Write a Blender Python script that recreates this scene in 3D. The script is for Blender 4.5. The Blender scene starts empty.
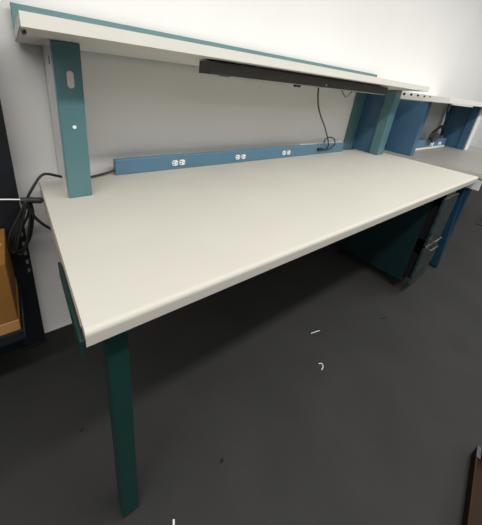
import bpy, bmesh, math, random
from mathutils import Vector, Matrix
random.seed(7)
S = bpy.context.scene
COL = S.collection

# ---------------------------------------------------------------- materials
def srgb(r, g, b):
    f = lambda c: (c/255/12.92) if c/255 <= .04045 else ((c/255+.055)/1.055)**2.4
    return (f(r), f(g), f(b), 1)

def mat(name, col, rough=.5, spec=.5, metal=0, noise=None, bump=None, coat=0):
    m = bpy.data.materials.new(name); m.use_nodes = True
    nt = m.node_tree; b = nt.nodes['Principled BSDF']
    b.inputs['Base Color'].default_value = col
    b.inputs['Roughness'].default_value = rough
    b.inputs['Specular IOR Level'].default_value = spec
    b.inputs['Metallic'].default_value = metal
    b.inputs['Coat Weight'].default_value = coat
    tc = nt.nodes.new('ShaderNodeTexCoord')
    if noise:
        scale, amt, detail = noise
        n = nt.nodes.new('ShaderNodeTexNoise'); n.inputs['Scale'].default_value = scale
        n.inputs['Detail'].default_value = detail
        nt.links.new(tc.outputs['Object'], n.inputs['Vector'])
        r = nt.nodes.new('ShaderNodeMapRange')
        r.inputs['From Min'].default_value = .3; r.inputs['From Max'].default_value = .7
        r.inputs['To Min'].default_value = 1-amt; r.inputs['To Max'].default_value = 1+amt
        nt.links.new(n.outputs['Fac'], r.inputs['Value'])
        v = nt.nodes.new('ShaderNodeVectorMath'); v.operation = 'SCALE'
        v.inputs[0].default_value = col[:3]
        nt.links.new(r.outputs['Result'], v.inputs['Scale'])
        nt.links.new(v.outputs['Vector'], b.inputs['Base Color'])
    if bump:
        scale, st = bump
        n2 = nt.nodes.new('ShaderNodeTexNoise'); n2.inputs['Scale'].default_value = scale
        n2.inputs['Detail'].default_value = 4
        nt.links.new(tc.outputs['Object'], n2.inputs['Vector'])
        bp = nt.nodes.new('ShaderNodeBump'); bp.inputs['Strength'].default_value = st
        bp.inputs['Distance'].default_value = .01
        nt.links.new(n2.outputs['Fac'], bp.inputs['Height'])
        nt.links.new(bp.outputs['Normal'], b.inputs['Normal'])
    return m

M = dict(
    wall=mat('painted_wall', (.87, .86, .84, 1), .75, .3, noise=(2.2, .015, 4), bump=(60, .08)),
    floor=mat('dark_concrete', (.030, .0298, .0285, 1), .7, .10, noise=(3.5, .10, 6), bump=(90, .1)),
    laminate=mat('cream_laminate', (.50, .482, .428, 1), .5, .3, noise=(5, .02, 4)),
    shelfboard=mat('white_laminate', (.78, .76, .70, 1), .5, .3, noise=(5, .02, 4)),
    laminate_edge=mat('laminate_dark_edge', (.25, .20, .15, 1), .5),
    shaded_grey_laminate=mat('shaded_grey_laminate', (.235, .228, .208, 1), .45, .35, noise=(9, .06, 4)),  # far bench's shade is mixed into this grey
    teal=mat('teal_enamel', (.092, .195, .208, 1), .28, .5, noise=(14, .04, 3)),
    lip=mat('teal_lip_enamel', (.135, .25, .26, 1), .35, .5, noise=(14, .04, 3)),
    steelblue=mat('blue_enamel', (.095, .20, .285, 1), .38, .4, noise=(12, .04, 3)),
    blue=mat('deep_blue_enamel', (.05, .118, .20, 1), .33, .4, noise=(12, .05, 3)),
    webblue=mat('blue_panel_enamel', (.045, .12, .20, 1), .3, .45, noise=(12, .05, 3)),
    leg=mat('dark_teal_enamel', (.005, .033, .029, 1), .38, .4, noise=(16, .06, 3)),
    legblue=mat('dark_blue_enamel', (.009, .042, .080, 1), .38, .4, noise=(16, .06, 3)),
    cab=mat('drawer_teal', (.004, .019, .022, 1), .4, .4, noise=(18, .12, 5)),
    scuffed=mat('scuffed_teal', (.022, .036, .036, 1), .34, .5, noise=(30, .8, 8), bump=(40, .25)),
    black=mat('black_steel', (.010, .012, .016, 1), .45, .35, noise=(20, .15, 3)),
    cable=mat('black_rubber', (.018, .018, .018, 1), .5, .4),
    lamp=mat('dark_lamp_housing', (.075, .070, .066, 1), .45, .4, noise=(20, .05, 3)),
    diffuser=mat('grey_diffuser', (.20, .195, .185, 1), .4, .4),
    chrome=mat('chrome', (.75, .75, .75, 1), .25, .5, 1),
    white=mat('white_plastic', (.85, .84, .80, 1), .4, .4),
    slot=mat('dark_slot', (.01, .01, .01, 1), .6, .2),
    pale=mat('pale_grey_and_sheen', (.70, .70, .685, 1), .45, .4, noise=(16, .05, 3)),  # also carries the wall's reflection on the left upright's side
    slotpale=mat('pale_slot_cover', (.56, .53, .47, 1), .5, .3),
    card=mat('cardboard', (.20, .092, .02, 1), .8, .2, noise=(9, .1, 4)),
    cardlight=mat('cardboard_band', (.34, .19, .06, 1), .8, .2, noise=(9, .08, 4)),
    carddark=mat('brown_cardboard', (.022, .010, .0035, 1), .8, .2, noise=(9, .15, 4)),
    paper=mat('paper_scrap', (.7, .7, .66, 1), .8, .2),
    crumb=mat('dark_crumb', (.012, .011, .01, 1), .7, .2),
    string=mat('white_string', (.85, .85, .85, 1), .7, .2),
)

# ---------------------------------------------------------------- mesh helpers
def box(bm, x0, x1, y0, y1, z0, z1, mi=0, bev=0, seg=2):
    vs = [bm.verts.new((x, y, z)) for x in (x0, x1) for y in (y0, y1) for z in (z0, z1)]
    fs = []
    for q in ((0,1,3,2), (4,6,7,5), (0,4,5,1), (2,3,7,6), (0,2,6,4), (1,5,7,3)):
        f = bm.faces.new([vs[i] for i in q]); f.material_index = mi; fs.append(f)
    if bev:
        es = list({e for f in fs for e in f.edges})
        r = bmesh.ops.bevel(bm, geom=es, offset=bev, segments=seg, affect='EDGES', profile=.5)
        for f in r['faces']: f.material_index = mi
    return vs

def prism(bm, prof, axis, a0, a1, mi=0):
    """extrude a closed 2-D profile along an axis ('x': profile is (y,z); 'z': (x,y); 'y': (x,z))"""
    def P(p, a):
        return {'x': (a, p[0], p[1]), 'y': (p[0], a, p[1]), 'z': (p[0], p[1], a)}[axis]
    A = [bm.verts.new(P(p, a0)) for p in prof]; B = [bm.verts.new(P(p, a1)) for p in prof]
    n = len(prof)
    fs = [bm.faces.new(A), bm.faces.new(B[::-1])]
    for i in range(n): fs.append(bm.faces.new((A[i], A[(i+1) % n], B[(i+1) % n], B[i])))
    for f in fs: f.material_index = mi

def catmull(pts, n=8, closed=False):
    P = [Vector(p) for p in pts]; out = []
    m = len(P)
    rng = range(m) if closed else range(m-1)
    for i in rng:
        p0 = P[(i-1) % m] if (closed or i > 0) else P[0]
        p1 = P[i]; p2 = P[(i+1) % m]
        p3 = P[(i+2) % m] if (closed or i+2 < m) else P[-1]
        for k in range(n):
            t = k/n
            out.append(.5*((2*p1)+(p2-p0)*t+(2*p0-5*p1+4*p2-p3)*t*t+(3*p1-p0-3*p2+p3)*t**3))
    if not closed: out.append(P[-1])
    return out

def tube(bm, pts, r, sides=10, smooth=8, closed=False, mi=0):
    P = catmull(pts, smooth, closed) if smooth else [Vector(p) for p in pts]
    rings = []; n = len(P); up = Vector((.13, .21, .97)).normalized()
    for i, p in enumerate(P):
        a = P[(i-1) % n] if (closed or i > 0) else P[0]
        b = P[(i+1) % n] if (closed or i < n-1) else P[-1]
        d = (b-a).normalized()
        u = d.cross(up)
        u = u.normalized() if u.length > 1e-3 else d.orthogonal().normalized()
        up = u.cross(d).normalized(); v = up
        rings.append([bm.verts.new(p+r*(math.cos(2*math.pi*k/sides)*u+math.sin(2*math.pi*k/sides)*v)) for k in range(sides)])
    for i in range(n if closed else n-1):
        A, B = rings[i], rings[(i+1) % n]
        for k in range(sides):
            f = bm.faces.new((A[k], A[(k+1) % sides], B[(k+1) % sides], B[k])); f.smooth = True; f.material_index = mi
    if not closed:
        for R in (rings[0][::-1], rings[-1]):
            f = bm.faces.new(R); f.material_index = mi

def disc(bm, c, axis, r, h, sides=20, mi=0):
    """short cylinder from c along the axis vector by h"""
    d = Vector(axis).normalized()
    tube(bm, [Vector(c), Vector(c)+d*h], r, sides, 0, False, mi)

def obj(name, bm, mats, parent=None, label=None):
    bmesh.ops.recalc_face_normals(bm, faces=bm.faces[:])
    me = bpy.data.meshes.new(name)
    off = Vector((0, 0, 0)); q = parent
    while q: off += q.location; q = q.parent
    if off.length: bmesh.ops.translate(bm, verts=bm.verts[:], vec=-off)
    bm.to_mesh(me); bm.free()
    for m in (mats if isinstance(mats, (list, tuple)) else [mats]): me.materials.append(M[m])
    o = bpy.data.objects.new(name, me); COL.objects.link(o)
    if parent: o.parent = parent
    if label: o['label'] = label
    return o

def rebase(o, loc):
    """move the origin of a top-level mesh to its base"""
    loc = Vector(loc); o.data.transform(Matrix.Translation(-loc)); o.location = loc
    return o

def tag(o, label, cat, group=None):
    o['label'] = label; o['category'] = cat
    if group: o['group'] = group
    return o

def thing(name, loc, label, cat, group=None):
    o = bpy.data.objects.new(name, None); COL.objects.link(o); o.location = loc
    o.empty_display_size = .1
    return tag(o, label, cat, group)

def bxo(name, m, parent, *a, bev=0, label=None):
    bm = bmesh.new(); box(bm, *a, bev=bev); return obj(name, bm, m, parent, label)

def struct(o):
    o['kind'] = 'structure'; return o

# ---------------------------------------------------------------- setting
WY = .862                                  # plane of the back wall
struct(bxo('floor', 'floor', None, -3, 8, -5, WY+.12, -.1, 0))
struct(bxo('wall_back', 'wall', None, -3, 8, WY, WY+.12, 0, 3.2))

bm = bmesh.new(); prism(bm, [(WY+.001, 0), (WY-.046, 0), (WY-.042, .02), (WY, .45), (WY+.001, .45)], 'x', -3, 8)
struct(obj('baseboard_back', bm, 'wall'))

# ---------------------------------------------------------------- front workbench
H, T, L, D = .76, .040, 2.452, .811
wb = thing('workbench', (0, 0, 0), 'long cream-topped workbench with teal uprights and a raised full-length shelf, in the foreground', 'workbench')

def worktop(name, m, parent, x0, x1, y0, y1, h, t):
    prof = [(y1, h-t), (y0+.005, h-t), (y0, h-t+.005)]
    r = .012
    for k in range(7):
        a = math.pi - k*math.pi/12
        prof.append((y0+r+r*math.cos(a), h-r+r*math.sin(a)))
    prof += [(y1, h)]
    bm = bmesh.new(); prism(bm, prof, 'x', x0, x1)
    o = obj(name, bm, m, parent)
    for f in o.data.polygons:
        f.use_smooth = False
    return o
top = worktop('tabletop', 'laminate', wb, .002, L, 0, D, H, T)
bm = bmesh.new(); box(bm, -.001, .0022, .022, D, H-.0065, H-.004); box(bm, -.001, .0022, .022, D, H-T, H-T+.003)
obj('edge_seam', bm, 'laminate_edge', top, 'dark seam lines along the end of the cream top')

def leg(parent, x0, x1, y0, y1, h, m, label=None, zf=.006, rake=0):
    bm = bmesh.new(); box(bm, x0, x1, y0, y1, zf-.002, h, bev=.004)
    for v in bm.verts: v.co.y += rake*v.co.z/h          # foot stands slightly forward of the top
    lg = obj('leg', bm, m, parent, label)
    bm = bmesh.new(); disc(bm, ((x0+x1)/2, (y0+y1)/2, 0), (0, 0, 1), .014, zf, 16)
    obj('foot', bm, 'slot', lg)
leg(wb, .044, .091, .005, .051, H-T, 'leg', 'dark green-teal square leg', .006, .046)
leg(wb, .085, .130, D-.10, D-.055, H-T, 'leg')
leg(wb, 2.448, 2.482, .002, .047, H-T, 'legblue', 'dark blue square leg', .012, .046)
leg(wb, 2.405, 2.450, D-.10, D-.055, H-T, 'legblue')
bxo('end_rail', 'leg', wb, -.008, -.0012, .004, .27, H-T-.024, H-.020, bev=.002)
bxo('end_rail', 'leg', wb, 2.41, 2.44, .06, D-.11, H-T-.075, H-T, bev=.003)
bxo('back_rail', 'leg', wb, .132, 2.40, D-.09, D-.06, H-T-.10, H-T, bev=.003)

def upright(parent, xo, xw, xe, yf, yr, z0, z1, m_flange, m_web, ft, rear, drop=.0125):
    """steel upright: front box flange xo..xe, recessed side panel at xw, rear plate over the x range rear"""
    u = thing_part('upright', parent, (xo, yr, z0))
    bxo('front_flange', m_flange, u, xo, xe, yf, yf+ft, z0, z1, bev=.0025)
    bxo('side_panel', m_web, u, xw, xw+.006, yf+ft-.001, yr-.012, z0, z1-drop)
    bxo('rear_flange', m_flange, u, rear[0], rear[1], yr-.012, yr, z0, z1-drop, bev=.0015)
    return u

def thing_part(name, parent, loc):
    o = bpy.data.objects.new(name, None); COL.objects.link(o)
    o.location = Vector(loc); off = Vector((0, 0, 0)); q = parent
    while q: off += q.location; q = q.parent
    o.location -= off; o.parent = parent; o.empty_display_size = .05
    return o

ZS = 1.2635                                 # underside of the raised shelf
SF = .446                                   # front edge of the raised shelf
uL = upright(wb, .072, .0722, .147, .607, WY-.004, H, ZS-.0095, 'teal', 'pale', .035, (.072, .147))  # side panel's pale colour paints in the wall's grazing reflection
uR = upright(wb, 2.252, 2.270, 2.347, .614, WY-.004, H, ZS-.0095, 'teal', 'webblue', .070, (2.14, 2.347))
# slot, screw and side hole of the left upright
bm = bmesh.new()
prof = [(.1085+.0085*math.cos(a), (1.158 if math.sin(a) >= 0 else 1.143)+.010*math.sin(a)) for a in [k*math.pi/10 for k in range(20)]]
prof = []
for k in range(11): a = k*math.pi/10; prof.append((.1125+.0095*math.cos(a), 1.166+.0095*math.sin(a)))
for k in range(11): a = math.pi+k*math.pi/10; prof.append((.1125+.0095*math.cos(a), 1.135+.0095*math.sin(a)))
prism(bm, prof, 'y', .6055, .6085)
obj('slot_cover', bm, 'slotpale', uL, 'pale oblong slot')
bm = bmesh.new(); disc(bm, (.1105, .6075, 1.007), (0, -1, 0), .0058, .004, 16)
obj('screw', bm, 'white', uL, 'white round screw head')
bxo('side_hole', 'slot', uL, .0712, .0725, .688, .704, 1.188, 1.212, label='dark square hole')

sh = thing_part('shelf', wb, (0, WY, ZS))
TILT = .020; YB = WY-.031          # the board leans back slightly
bm = bmesh.new(); prism(bm, [(SF, ZS), (SF, ZS+.0315), (YB, ZS+.0315-TILT), (YB, ZS-TILT)], 'x', -.002, 2.36)
obj('shelf_board', bm, 'shelfboard', sh)
bm = bmesh.new(); box(bm, -.002, 2.335, WY-.030, WY-.018, ZS-TILT, ZS+.092, bev=.002)
obj('back_lip', bm, 'lip', sh, 'teal lip along the back of the shelf')
bm = bmesh.new()
prism(bm, [(SF+.002, ZS), (SF+.002, ZS+.0022), (YB, ZS+.0022-TILT), (YB, ZS-TILT)], 'x', -.0035, -.0015); box(bm, -.0035, -.0015, SF+.0003, SF+.002, ZS, ZS+.0315)
obj('edge_seam', bm, 'laminate_edge', sh)
bm = bmesh.new(); box(bm, .004, .010, .49, .56, ZS-.012, ZS-.002, bev=.002); obj('clip', bm, 'lamp', sh)

# ---------------------------------------------------------------- power strip at the back of the front bench
ps = thing('power_strip', (.28, D, H), 'long blue power strip with three socket pairs at the back of the cream bench', 'power strip')
x0, x1 = .281, 2.036
bm = bmesh.new(); box(bm, x0, x1, .789, .818, H, H+.070, bev=.003); obj('housing', bm, 'steelblue', ps)
bm = bmesh.new(); box(bm, x0+1.25, x1+.020, .8185, .822, H+.001, H+.0745); obj('white_strip', bm, 'white', ps, 'thin white strip behind the blue housing')  # thin white strip showing above and past the housing's right end
for xc, dx in ((.584, .0195), (.980, .021), (1.368, .022)):
    zc = H+.034
    bm = bmesh.new(); box(bm, xc-.052, xc+.052, .7875, .790, zc-.019, zc+.019, bev=.001)
    ou = obj('outlet', bm, 'steelblue', ps)
    for s in (-1, 1):
        bm = bmesh.new(); xx = xc+s*dx
        prof = []
        for k in range(24):
            a = 2*math.pi*k/24
            prof.append((xx+.0160*math.cos(a), zc+max(-.0135, min(.0135, .0175*math.sin(a)))))
        prism(bm, prof, 'y', .7835, .788)
        for dz in (-.0055, .0055): box(bm, xx-.012, xx-.002, .7829, .7836, zc+dz-.0019, zc+dz+.0019, mi=1)
        disc(bm, (xx+.0095, .7836, zc), (0, -1, 0), .0027, .0007, 10, mi=1)
        obj('receptacle', bm, ['white', 'slot'], ou)
bm = bmesh.new()
tube(bm, [(.283, .800, H+.022), (.235, .795, H+.012), (.165, .78, H+.0075), (.115, .772, H+.008), (.060, .735, H+.042), (.012, .715, H+.060), (-.024, .703, H+.020),
          (-.046, .70, H-.022), (-.044, .70, H-.06), (-.032, .70, H-.095), (-.012, .70, H-.128), (.012, .70, H-.155), (.04, .69, H-.18)], .0048)
obj('power_cord', bm, 'cable', ps, 'black power cord running behind the upright and over the bench end')

# hank of cable hung off the bench corner
ck = thing('cable_coil', (-.06, .70, .52), 'hank of black cable hanging from a white string at the left end of the bench', 'cable')
bm = bmesh.new()
for lo in ([(-.050, .69, .738), (-.075, .69, .69), (-.112, .69, .62), (-.122, .69, .565), (-.108, .69, .545), (-.090, .69, .60), (-.062, .69, .69)],
           [(-.056, .70, .738), (-.068, .70, .68), (-.098, .70, .60), (-.104, .70, .54), (-.088, .70, .527), (-.066, .70, .585), (-.046, .70, .68)],
           [(-.044, .708, .738), (-.050, .71, .68), (-.092, .71, .60), (-.116, .71, .55), (-.096, .71, .535), (-.060, .71, .575), (-.038, .71, .66), (-.036, .708, .71)],
           [(-.048, .716, .738), (-.064, .716, .68), (-.106, .716, .60), (-.112, .716, .545), (-.084, .716, .530), (-.052, .716, .60), (-.040, .716, .69)]):
    tube(bm, lo, .0042, 8, 7, True)
obj('loops', bm, 'cable', ck)
bm = bmesh.new(); tube(bm, [(-.066, .70, .738), (-.045, .70, .736), (-.020, .70, .731), (-.004, .70, .728)], .011, 10, 4); obj('tie', bm, 'cable', ck)
bm = bmesh.new(); tube(bm, [(-.004, .70, .728), (.0, .703, .729)], .006, 8, 0); obj('plug_pin', bm, 'lamp', ck)
bm = bmesh.new(); tube(bm, [(-.26, .752, .735), (-.15, .735, .741), (-.060, .70, .741)], .0024, 8, 6)
rebase(tag(obj('string', bm, 'string'), 'taut white string tying the black cable hank to the shelving', 'string'), (-.15, .735, .735))

# ---------------------------------------------------------------- lamp under the raised shelf
LX0, LX1, LY = .538, 1.86, .492
lp = thing('task_light', (LX0, LY, 1.21), 'long dark unlit strip light mounted under the raised shelf of the cream bench', 'light')
bm = bmesh.new(); box(bm, LX0, LX1, LY, LY+.075, 1.2115, ZS-.009, bev=.002); obj('housing', bm, 'lamp', lp)
bm = bmesh.new(); box(bm, LX0+.09, LX1-.03, LY-.002, LY+.07, 1.2085, 1.2118, bev=.001); obj('diffuser', bm, 'diffuser', lp, 'grey diffuser along the underside')
bm = bmesh.new(); tube(bm, [(1.385, LY+.01, 1.210), (1.41, LY+.01, 1.190), (1.435, LY+.01, 1.175), (1.46, LY+.01, 1.190), (1.485, LY+.01, 1.209)], .0028, 8, 0); obj('hook', bm, 'lamp', lp, 'small V-shaped wire hook')
bm = bmesh.new(); box(bm, 1.0, 1.035, LY-.003, LY+.012, 1.200, 1.211, bev=.002); obj('switch', bm, 'slot', lp)
bm = bmesh.new(); disc(bm, (1.225, LY+.0005, 1.223), (0, -1, 0), .0035, .004, 10); obj('screw', bm, 'white', lp)
bm = bmesh.new()
tube(bm, [(1.261, .560, 1.2105), (1.265, .562, 1.200), (1.299, .58, 1.162), (1.377, .62, 1.107), (1.492, .67, 1.044), (1.633, .72, .965), (1.769, .765, .868), (1.806, .776, .822),
          (1.80, .779, .800), (1.765, .7795, .795), (1.735, .7805, .797)], .0042)
tube(bm, [(1.742, .774, .845), (1.750, .774, .872), (1.800, .772, .886), (1.861, .774, .868), (1.885, .776, .828), (1.855, .778, .803), (1.802, .778, .792), (1.76, .779, .796)], .0042)
obj('cord', bm, 'cable', lp, 'black cord dropping to the power strip')
bm = bmesh.new(); box(bm, 1.700, 1.752, .776, .790, .787, .808, bev=.003); obj('plug', bm, 'cable', lp)

# ---------------------------------------------------------------- drawer cabinet under the bench
cb = thing('drawer_cabinet', (2.0, .30, 0), 'dark teal drawer cabinet standing under the cream bench near its right end', 'cabinet')
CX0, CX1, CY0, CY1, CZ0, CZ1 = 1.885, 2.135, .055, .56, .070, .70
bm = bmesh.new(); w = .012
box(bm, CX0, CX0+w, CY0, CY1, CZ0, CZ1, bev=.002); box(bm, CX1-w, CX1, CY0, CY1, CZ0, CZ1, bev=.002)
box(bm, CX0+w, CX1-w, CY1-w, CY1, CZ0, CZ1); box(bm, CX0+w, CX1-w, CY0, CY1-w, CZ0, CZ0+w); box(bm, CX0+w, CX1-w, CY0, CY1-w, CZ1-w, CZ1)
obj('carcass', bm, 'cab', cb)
for x in (CX0+.02, CX1-.05):
    for y in (CY0+.03, CY1-.06): bxo('foot', 'slot', cb, x, x+.03, y, y+.03, 0, CZ0)
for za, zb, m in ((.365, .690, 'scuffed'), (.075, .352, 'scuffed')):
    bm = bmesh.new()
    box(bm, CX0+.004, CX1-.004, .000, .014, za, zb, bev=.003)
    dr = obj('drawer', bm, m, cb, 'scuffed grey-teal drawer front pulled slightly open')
    bm = bmesh.new(); t = .004
    box(bm, CX0+.03, CX0+.034, .014, CY1-.06, za+.03, zb-.06); box(bm, CX1-.034, CX1-.03, .014, CY1-.06, za+.03, zb-.06)
    box(bm, CX0+.034, CX1-.034, .014, CY1-.06, za+.03, za+.034); box(bm, CX0+.034, CX1-.034, CY1-.064, CY1-.06, za+.034, zb-.06)
    obj('tray', bm, 'slot', dr)
    zh = za+.012 if za > .3 else zb-.04
    bm = bmesh.new(); xc = (CX0+CX1)/2
    tube(bm, [(xc-.06, .001, zh+.02), (xc-.06, -.018, zh+.02), (xc+.06, -.018, zh+.02), (xc+.06, .001, zh+.02)], .004, 8, 0)
    obj('handle', bm, 'lamp', dr, 'thin dark pull')
bm = bmesh.new(); box(bm, CX0+.004, CX1-.004, -.002, .0, .352, .366); obj('trim_bar', bm, 'chrome', cb, 'bright bar between the drawers')

# ---------------------------------------------------------------- second workbench beyond the first
H2 = .776; BX = 2.485; BR = 4.16
w2 = thing('workbench', (BX, 0, 0), 'blue-framed workbench with a grey top, end to end with the cream bench at far right', 'workbench')
worktop('tabletop', 'shaded_grey_laminate', w2, BX, BR, -.035, .70, H2, .042)
bxo('edge_band', 'laminate', w2, BX-.003, BX-.0002, -.02, .70, H2-.030, H2-.002, label='cream edge band')
bxo('end_rail', 'pale', w2, BX+.002, BX+.02, -.02, .05, .66, H2-.042, label='pale grey metal rail')
bxo('end_rail', 'legblue', w2, BX+.025, BX+.05, .06, .64, H2-.12, H2-.042)
bxo('end_rail', 'legblue', w2, BR-.05, BR-.025, .06, .64, H2-.12, H2-.042)
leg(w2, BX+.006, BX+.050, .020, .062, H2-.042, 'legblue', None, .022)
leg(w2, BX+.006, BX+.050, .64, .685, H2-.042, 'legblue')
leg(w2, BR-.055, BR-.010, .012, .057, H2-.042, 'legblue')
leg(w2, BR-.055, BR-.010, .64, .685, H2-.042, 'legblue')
Z2 = 1.203
u2 = upright(w2, BX+.001, BX+.001, BX+.070, .465, .694, H2, Z2, 'blue', 'blue', .030, (BX+.008, BX+.085))
bxo('knockout', 'slot', u2, BX-.0005, BX+.0015, .665, .695, H2+.022, H2+.048, label='dark rectangular knockout')
v2 = upright(w2, 3.63, 3.65, 3.715, .412, .655, H2, Z2, 'blue', 'webblue', .060, (3.61, 3.715))
bxo('edge_trim', 'white', v2, 3.665, 3.76, .404, .4115, H2, Z2, label='white strip on the front edge')
s2 = thing_part('shelf', w2, (BX, .70, Z2))
bxo('shelf_board', 'shelfboard', s2, BX, 3.78, .335, .856, Z2, Z2+.036, bev=.0015)  # rear extended to the wall to add shade below the shelf
bm = bmesh.new(); prism(bm, [(.335, Z2-.001), (.335, Z2+.037), (.40, Z2+.037), (.692, Z2+.056), (.692, Z2-.006)], 'x', BX-.006, BX-.001)
ep = obj('end_plate', bm, 'white', s2, 'white end plate with a row of holes')
for y, z, r in ((.652, 1.236, .0105), (.600, 1.236, .009), (.551, 1.2345, .008), (.505, 1.233, .0065), (.467, 1.233, .0055)):
    bm = bmesh.new(); disc(bm, (BX-.0055, y, z), (-1, 0, 0), r, .001, 16)
    obj('hole', bm, 'slot', ep)

p2 = thing('power_strip', (2.58, .60, H2), 'shorter blue power strip on the grey bench at far right, under coiled cable', 'power strip')
bxo('housing', 'steelblue', p2, 2.582, 3.60, .572, .62, H2+.016, H2+.085, bev=.003)
bxo('white_strip', 'white', p2, 2.582, 3.60, .570, .62, H2, H2+.0155, label='white strip under the blue housing')
for xc in (3.22, 3.43):
    bm = bmesh.new(); zc = H2+.040
    box(bm, xc-.045, xc+.045, .5705, .573, zc-.022, zc+.022, bev=.001)
    ou = obj('outlet', bm, 'steelblue', p2)
    for s in (-1, 1):
        bm = bmesh.new(); disc(bm, (xc+s*.022, .571, zc), (0, -1, 0), .017, .004, 20)
        disc(bm, (xc+s*.022, .567, zc), (0, -1, 0), .004, .0006, 10, mi=1)
        obj('receptacle', bm, ['white', 'slot'], ou)
bxo('wall_cover_panel', 'pale', w2, BX+.072, 3.95, .695, .701, H2, Z2)  # added panel hiding the lit wall so the gap looks shaded
c2 = thing('cable', (3.2, .55, H2), 'black cable hanging from the far bench shelf and coiled over its blue power strip', 'cable')
bm = bmesh.new()
tube(bm, [(3.373, .600, 1.2028), (3.385, .600, 1.17), (3.401, .60, 1.123), (3.405, .59, 1.06), (3.40, .58, .985), (3.36, .565, .92)], .006)
obj('drop', bm, 'cable', c2)
bm = bmesh.new()
for i in range(4):
    o = .010*i
    tube(bm, [(3.04+o, .556-o*.6, .885+o*.2), (3.07+o, .556-o*.6, .935+o), (3.17, .556-o*.6, .972+o), (3.30-o, .556-o*.6, .972+o*.6), (3.36-o, .556-o*.6, .925), (3.30, .556-o*.6, .895-o*.3), (3.22, .556-o*.6, .925-o), (3.11, .556-o*.6, .880-o)], .006, 8, 8, True)
obj('coil', bm, 'cable', c2)

# ---------------------------------------------------------------- slotted shelving at the left edge
rk = thing('storage_rack', (-.55, .78, 0), 'black slotted steel shelving standing against the wall at the left edge', 'shelving')
PX0, PX1, PY0, PY1 = -.150, -.070, .762, .808
bm = bmesh.new()
def slotted_post(bm, x0, x1, y, z0, z1, t=.003, sh=.020, pitch=.042):
    """front web with real slots, plus two return flanges"""
    box(bm, x0, x0+t, y, PY1, z0, z1); box(bm, x1-t, x1, y, PY1, z0, z1)
    c0, c1 = x0+.064, x0+.073
    box(bm, x0+t, c0, y, y+t, z0, z1); box(bm, c1, x1-t, y, y+t, z0, z1)
    z = .395; box(bm, c0, c1, y, y+t, z0, z)
    while z < .62:
        box(bm, c0, c1, y, y+t, z+sh, z+pitch); z += pitch
    box(bm, c0, c1, y, y+t, z, z1)
slotted_post(bm, PX0, PX1, PY0, .012, 1.75)
obj('post', bm, 'black', rk)
bm = bmesh.new(); box(bm, PX0-.004, PX1+.004, PY0-.004, PY1, 0, .012, bev=.002); obj('foot', bm, 'black', rk)
bm = bmesh.new(); slotted_post(bm, -1.05, -.97, PY0, .012, 1.75); obj('post', bm, 'black', rk)
bm = bmesh.new(); box(bm, -1.054, -.966, PY0-.004, PY1, 0, .012, bev=.002); obj('foot', bm, 'black', rk)
bxo('wall_cover_panel', 'black', rk, -.97, -.151, PY0+.02, PY0+.026, .0, 1.75)
bm = bmesh.new()
box(bm, -1.04, -.118, .50, PY0-.001, .352, .357); box(bm, -1.04, -.118, .495, .50, .322, .357); box(bm, -.123, -.118, .50, PY0-.001, .318, .352); box(bm, -1.04, -1.035, .50, PY0-.001, .318, .352)
obj('shelf', bm, 'black', rk)
for x in (-.127, -1.033):
    bm = bmesh.new(); prism(bm, [(.51, .352), (PY0, .352), (PY0, .22), (PY0-.03, .22)], 'x', x-.002, x+.002)
    obj('bracket', bm, 'black', rk)

cx = thing('cardboard_box', (-.33, .62, .357), 'brown cardboard box on the black shelving at the left edge', 'box')
bm = bmesh.new(); box(bm, -.52, -.1265, .507, .745, .3575, .622, bev=.003); obj('carton', bm, 'card', cx)
bm = bmesh.new(); box(bm, -.522, -.1245, .505, .747, .3575, .400, bev=.002); obj('band', bm, 'cardlight', cx, 'paler tan band around the foot of the box')
bm = bmesh.new(); box(bm, -.52, -.135, .62, .632, .6215, .6235); obj('flap_seam', bm, 'cardlight', cx)

# ---------------------------------------------------------------- floor clutter
tr = thing('cardboard_tray', (1.0, -.68, 0), 'corner of a low brown cardboard tray on the floor at lower right', 'tray')
tr.rotation_euler = (0, 0, math.atan2(.043, .287))
def local(bm, m, name):
    me = bpy.data.meshes.new(name); bmesh.ops.recalc_face_normals(bm, faces=bm.faces[:]); bm.to_mesh(me); bm.free(); me.materials.append(M[m])
    o = bpy.data.objects.new(name, me); COL.objects.link(o); o.parent = tr; return o
R = Matrix.Rotation(-tr.rotation_euler.z, 3, 'Z')
cl = R @ (Vector((1.155, -.541, 0))-tr.location)
bm = bmesh.new(); a, b = cl.x, cl.y; t = .005
box(bm, a-.55, a, b-.36, b, 0, .004)
for q in ((a-.55, a, b-t, b), (a-.55, a, b-.36, b-.36+t), (a-t, a, b-.36+t, b-t), (a-.55, a-.55+t, b-.36+t, b-t)): box(bm, *q, .004, .05)
local(bm, 'carddark', 'tray_body')
bm = bmesh.new(); box(bm, a-.05, a+.001, b-.012, b+.001, .047, .053, bev=.001); local(bm, 'black', 'corner_edge')

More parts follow.
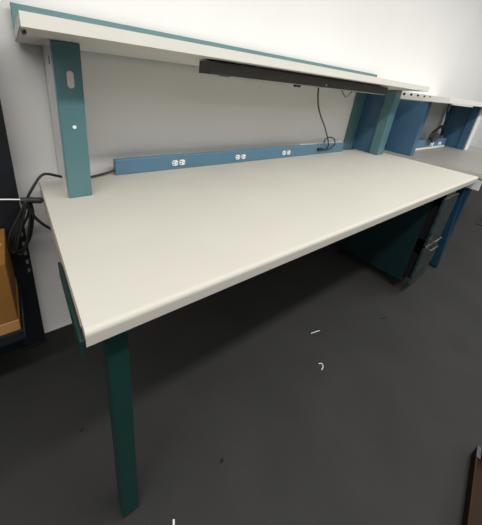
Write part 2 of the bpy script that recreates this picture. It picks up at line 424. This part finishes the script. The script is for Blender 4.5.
def scrap(name, pts, r, m, label, cat):
    bm = bmesh.new(); tube(bm, [(x, y, r*.6) for x, y in pts], r, 6, 4)
    for v in bm.verts: v.co.z = max(.0004, v.co.z*.5)
    return rebase(tag(obj(name, bm, m), label, cat), (pts[0][0], pts[0][1], 0))
scrap('paper_sliver', [(1.062, .135), (1.090, .129), (1.120, .1225)], .0022, 'paper', 'short straight white sliver on the dark floor in front of the bench', 'litter')
scrap('paper_curl', [(.953, .003), (.966, -.005), (.957, -.018), (.938, -.024)], .0022, 'paper', 'tiny curled white scrap on the dark floor, nearer than the straight sliver', 'litter')
scrap('crumb', [(.354, -.043), (.363, -.039)], .0045, 'crumb', 'small black crumb on the open floor at lower centre', 'litter')
scrap('paper_fleck', [(.156, -.086), (.160, -.080), (.163, -.073)], .0035, 'paper', 'white fleck on the floor at the bottom edge of the picture, right of the leg', 'litter')
scrap('crumb', [(-.012, .302), (-.005, .307)], .004, 'crumb', 'small black crumb on the floor left of the dark teal front leg', 'litter')
scrap('splinter', [(1.515, -.020), (1.555, -.028)], .0035, 'crumb', 'dark splinter on the floor in front of the drawer cabinet', 'litter')
scrap('cable_offcut', [(3.90, .10), (3.93, .07), (3.92, .04)], .008, 'crumb', 'black cable end lying on the floor at the right edge', 'cable')

# ---------------------------------------------------------------- light and camera
def area(name, loc, sx, sy, power, col=(1, .985, .955), aim=None):
    l = bpy.data.lights.new(name, 'AREA'); l.shape = 'RECTANGLE'; l.size = sx; l.size_y = sy; l.energy = power; l.color = col
    o = bpy.data.objects.new(name, l); o.location = loc; COL.objects.link(o)
    if aim is not None: o.rotation_euler = (Vector(aim)-Vector(loc)).to_track_quat('-Z', 'Y').to_euler()
    return o
area('ceiling_tube', (1.6, -.80, 2.65), 8.4, .16, 128)
area('fill_row', (2.2, -3.4, 2.65), 7.0, .3, 26)  # added unseen fill lamp behind the camera
W = bpy.data.worlds.new('room_light'); S.world = W; W.use_nodes = True
nt = W.node_tree; bg = nt.nodes['Background']
tc = nt.nodes.new('ShaderNodeTexCoord'); sp = nt.nodes.new('ShaderNodeSeparateXYZ'); rp = nt.nodes.new('ShaderNodeValToRGB')
nt.links.new(tc.outputs['Generated'], sp.inputs['Vector']); nt.links.new(sp.outputs['Z'], rp.inputs['Fac'])
rp.color_ramp.elements[0].position = .06; rp.color_ramp.elements[0].color = (.05, .05, .05, 1)
rp.color_ramp.elements[1].position = .55; rp.color_ramp.elements[1].color = (1, .985, .96, 1)
nt.links.new(rp.outputs['Color'], bg.inputs['Color'])
bg.inputs['Strength'].default_value = .90

cam = bpy.data.cameras.new('camera'); co = bpy.data.objects.new('camera', cam); COL.objects.link(co); S.camera = co
cam.sensor_fit = 'VERTICAL'; cam.sensor_height = 36; cam.lens = 280.44*36/525
cam.shift_x = (241-227.25)/525; cam.shift_y = -(262.5-191.65)/525
cam.clip_start = .02
Rm = Matrix(((0.803493898, 0.143079909, -0.577863042), (-0.586572223, 0.356007782, -0.727455488), (0.101639475, 0.923464454, 0.369976781)))
co.matrix_world = Matrix.Translation((-.0468, -.4192, 1.2004)) @ Rm.to_4x4()

S.view_settings.view_transform = 'Standard'; S.view_settings.look = 'None'
S.view_settings.gamma = 1; S.view_settings.exposure = 0; S.view_settings.use_curve_mapping = False
